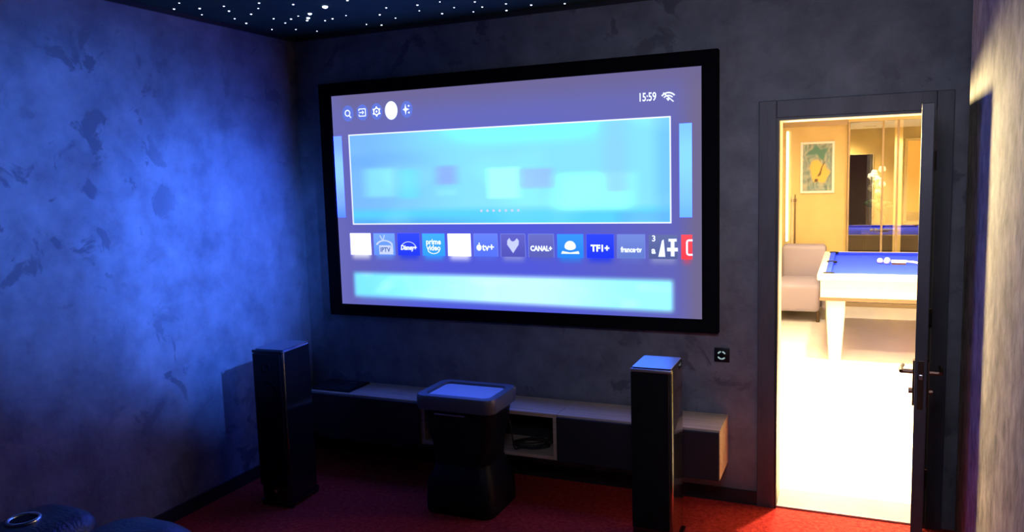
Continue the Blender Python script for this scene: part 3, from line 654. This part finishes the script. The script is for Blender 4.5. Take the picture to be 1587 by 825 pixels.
bm = newbm(); box(bm, 3.26, FX1, 6.71, 6.79, 2.36, FH, .003); mk('head_track', bm, MT['yellow_wall'], t_)
# behind the glass
bm = newbm(); box(bm, 3.83, 3.925, 7.45, 7.55, 0, FH); tag(mk('column', bm, MT['yellow_wall']), 'square cream column behind the glass partition', 'column')
t_ = thing('side_table', 'dark console table behind the glass with white flowers on top', 'table', (3.75, 8.6, 0))
bm = newbm(); box(bm, 3.45, 3.95, 8.4, 8.8, .80, .84, .004); mk('tabletop', bm, MT['dark_band'], t_)
for x in (3.49, 3.91):
    for y in (8.44, 8.76):
        bm = newbm(); box(bm, x-.02, x+.02, y-.02, y+.02, 0, .80); mk('leg', bm, MT['dark_band'], t_)
t_ = thing('flower_vase', 'dark vase holding a bunch of large white flowers, seen through the glass', 'flowers', (3.68, 8.6, .84))
bm = newbm(); lathe(bm, [(.05, 0), (.09, .06), (.10, .16), (.05, .26), (.04, .30), (.055, .33)], (3.68, 8.6, .84)); mk('vase', bm, MT['satin'], t_, 60)
random.seed(11)
for k in range(11):
    fx = 3.64+random.uniform(-.10, .08); fz = 1.50+random.uniform(-.12, .25); fy = 8.6+random.uniform(-.1, .1)
    bm = newbm(); tube(bm, spline([(3.68, 8.6, 1.12), ((3.68+fx)/2, (8.6+fy)/2, 1.25), (fx, fy, fz)], 4), .004, 6); st = mk('stem', bm, MT['leafgreen'], t_)
    bm = newbm()
    for q in range(6):
        a = q*PI/3+random.random()
        sph(bm, (fx+.028*math.cos(a), fy+.012, fz+.028*math.sin(a)), .027, 8, (1, .5, 1))
    sph(bm, (fx, fy-.006, fz), .018, 8); mk('blossom', bm, MT['petal'], st, 60)
for k in range(8):
    a = k*.8; bm = newbm(); sph(bm, (3.68+.13*math.cos(a), 8.6+.08*math.sin(a), 1.22+.03*(k % 3)), .07, 8, (1, .3, .5)); mk('leaf', bm, MT['leafgreen'], t_, 60)
area('flower_fill', (3.55, 8.0, 2.40), .15, 7, (1, .9, .65), (3.62, 8.6, 1.3), spread=PI*.5)  # added fill with no fixture, brightens the flowers
area('column_fill', (3.75, 7.0, 2.45), .15, 9, (1, .85, .55), (3.87, 7.5, 1.3), spread=PI*.4)  # added fill with no fixture, brightens the column
t_ = thing('lit_opening', 'orange lit opening at the right behind the glass, glow put in as a panel', 'niche', (4.20, 9.95, 0))
bm = newbm(); box(bm, 4.12, 4.62, 9.93, 9.985, 1.05, 2.18); mk('glow_panel', bm, glow('orange_glow', (1.0, .30, .03), .95), t_)  # emissive panel stands in for a doorway lit orange
for dims in ((4.08, 4.12, 9.88, 9.985, .9, 2.22), (4.62, 4.66, 9.88, 9.985, .9, 2.22), (4.12, 4.62, 9.88, 9.985, 2.18, 2.22), (4.08, 4.66, 9.80, 9.985, .86, .90)):
    bm = newbm(); box(bm, *dims); mk('opening_frame', bm, MT['tablewood'], t_)
# recessed ceiling lamps
for i, (x, y) in enumerate(DOWNLIGHTS):
    lab = ['left recessed lamp nearest the door', 'right recessed lamp nearest the door', 'left recessed lamp at the near end of pool table', 'right recessed lamp at the near end of pool table', 'left recessed lamp over the far end of pool table', 'right recessed lamp over the far end of pool table'][i]
    t_ = thing('ceiling_downlight', lab, 'ceiling lamp', (x, y, FH), 'recessed lamps of the billiard room')
    bm = newbm(); torus(bm, (x, y, FH-.008), .105, .010, 32, 8); mk('bezel', bm, MT['white'], t_, 60)
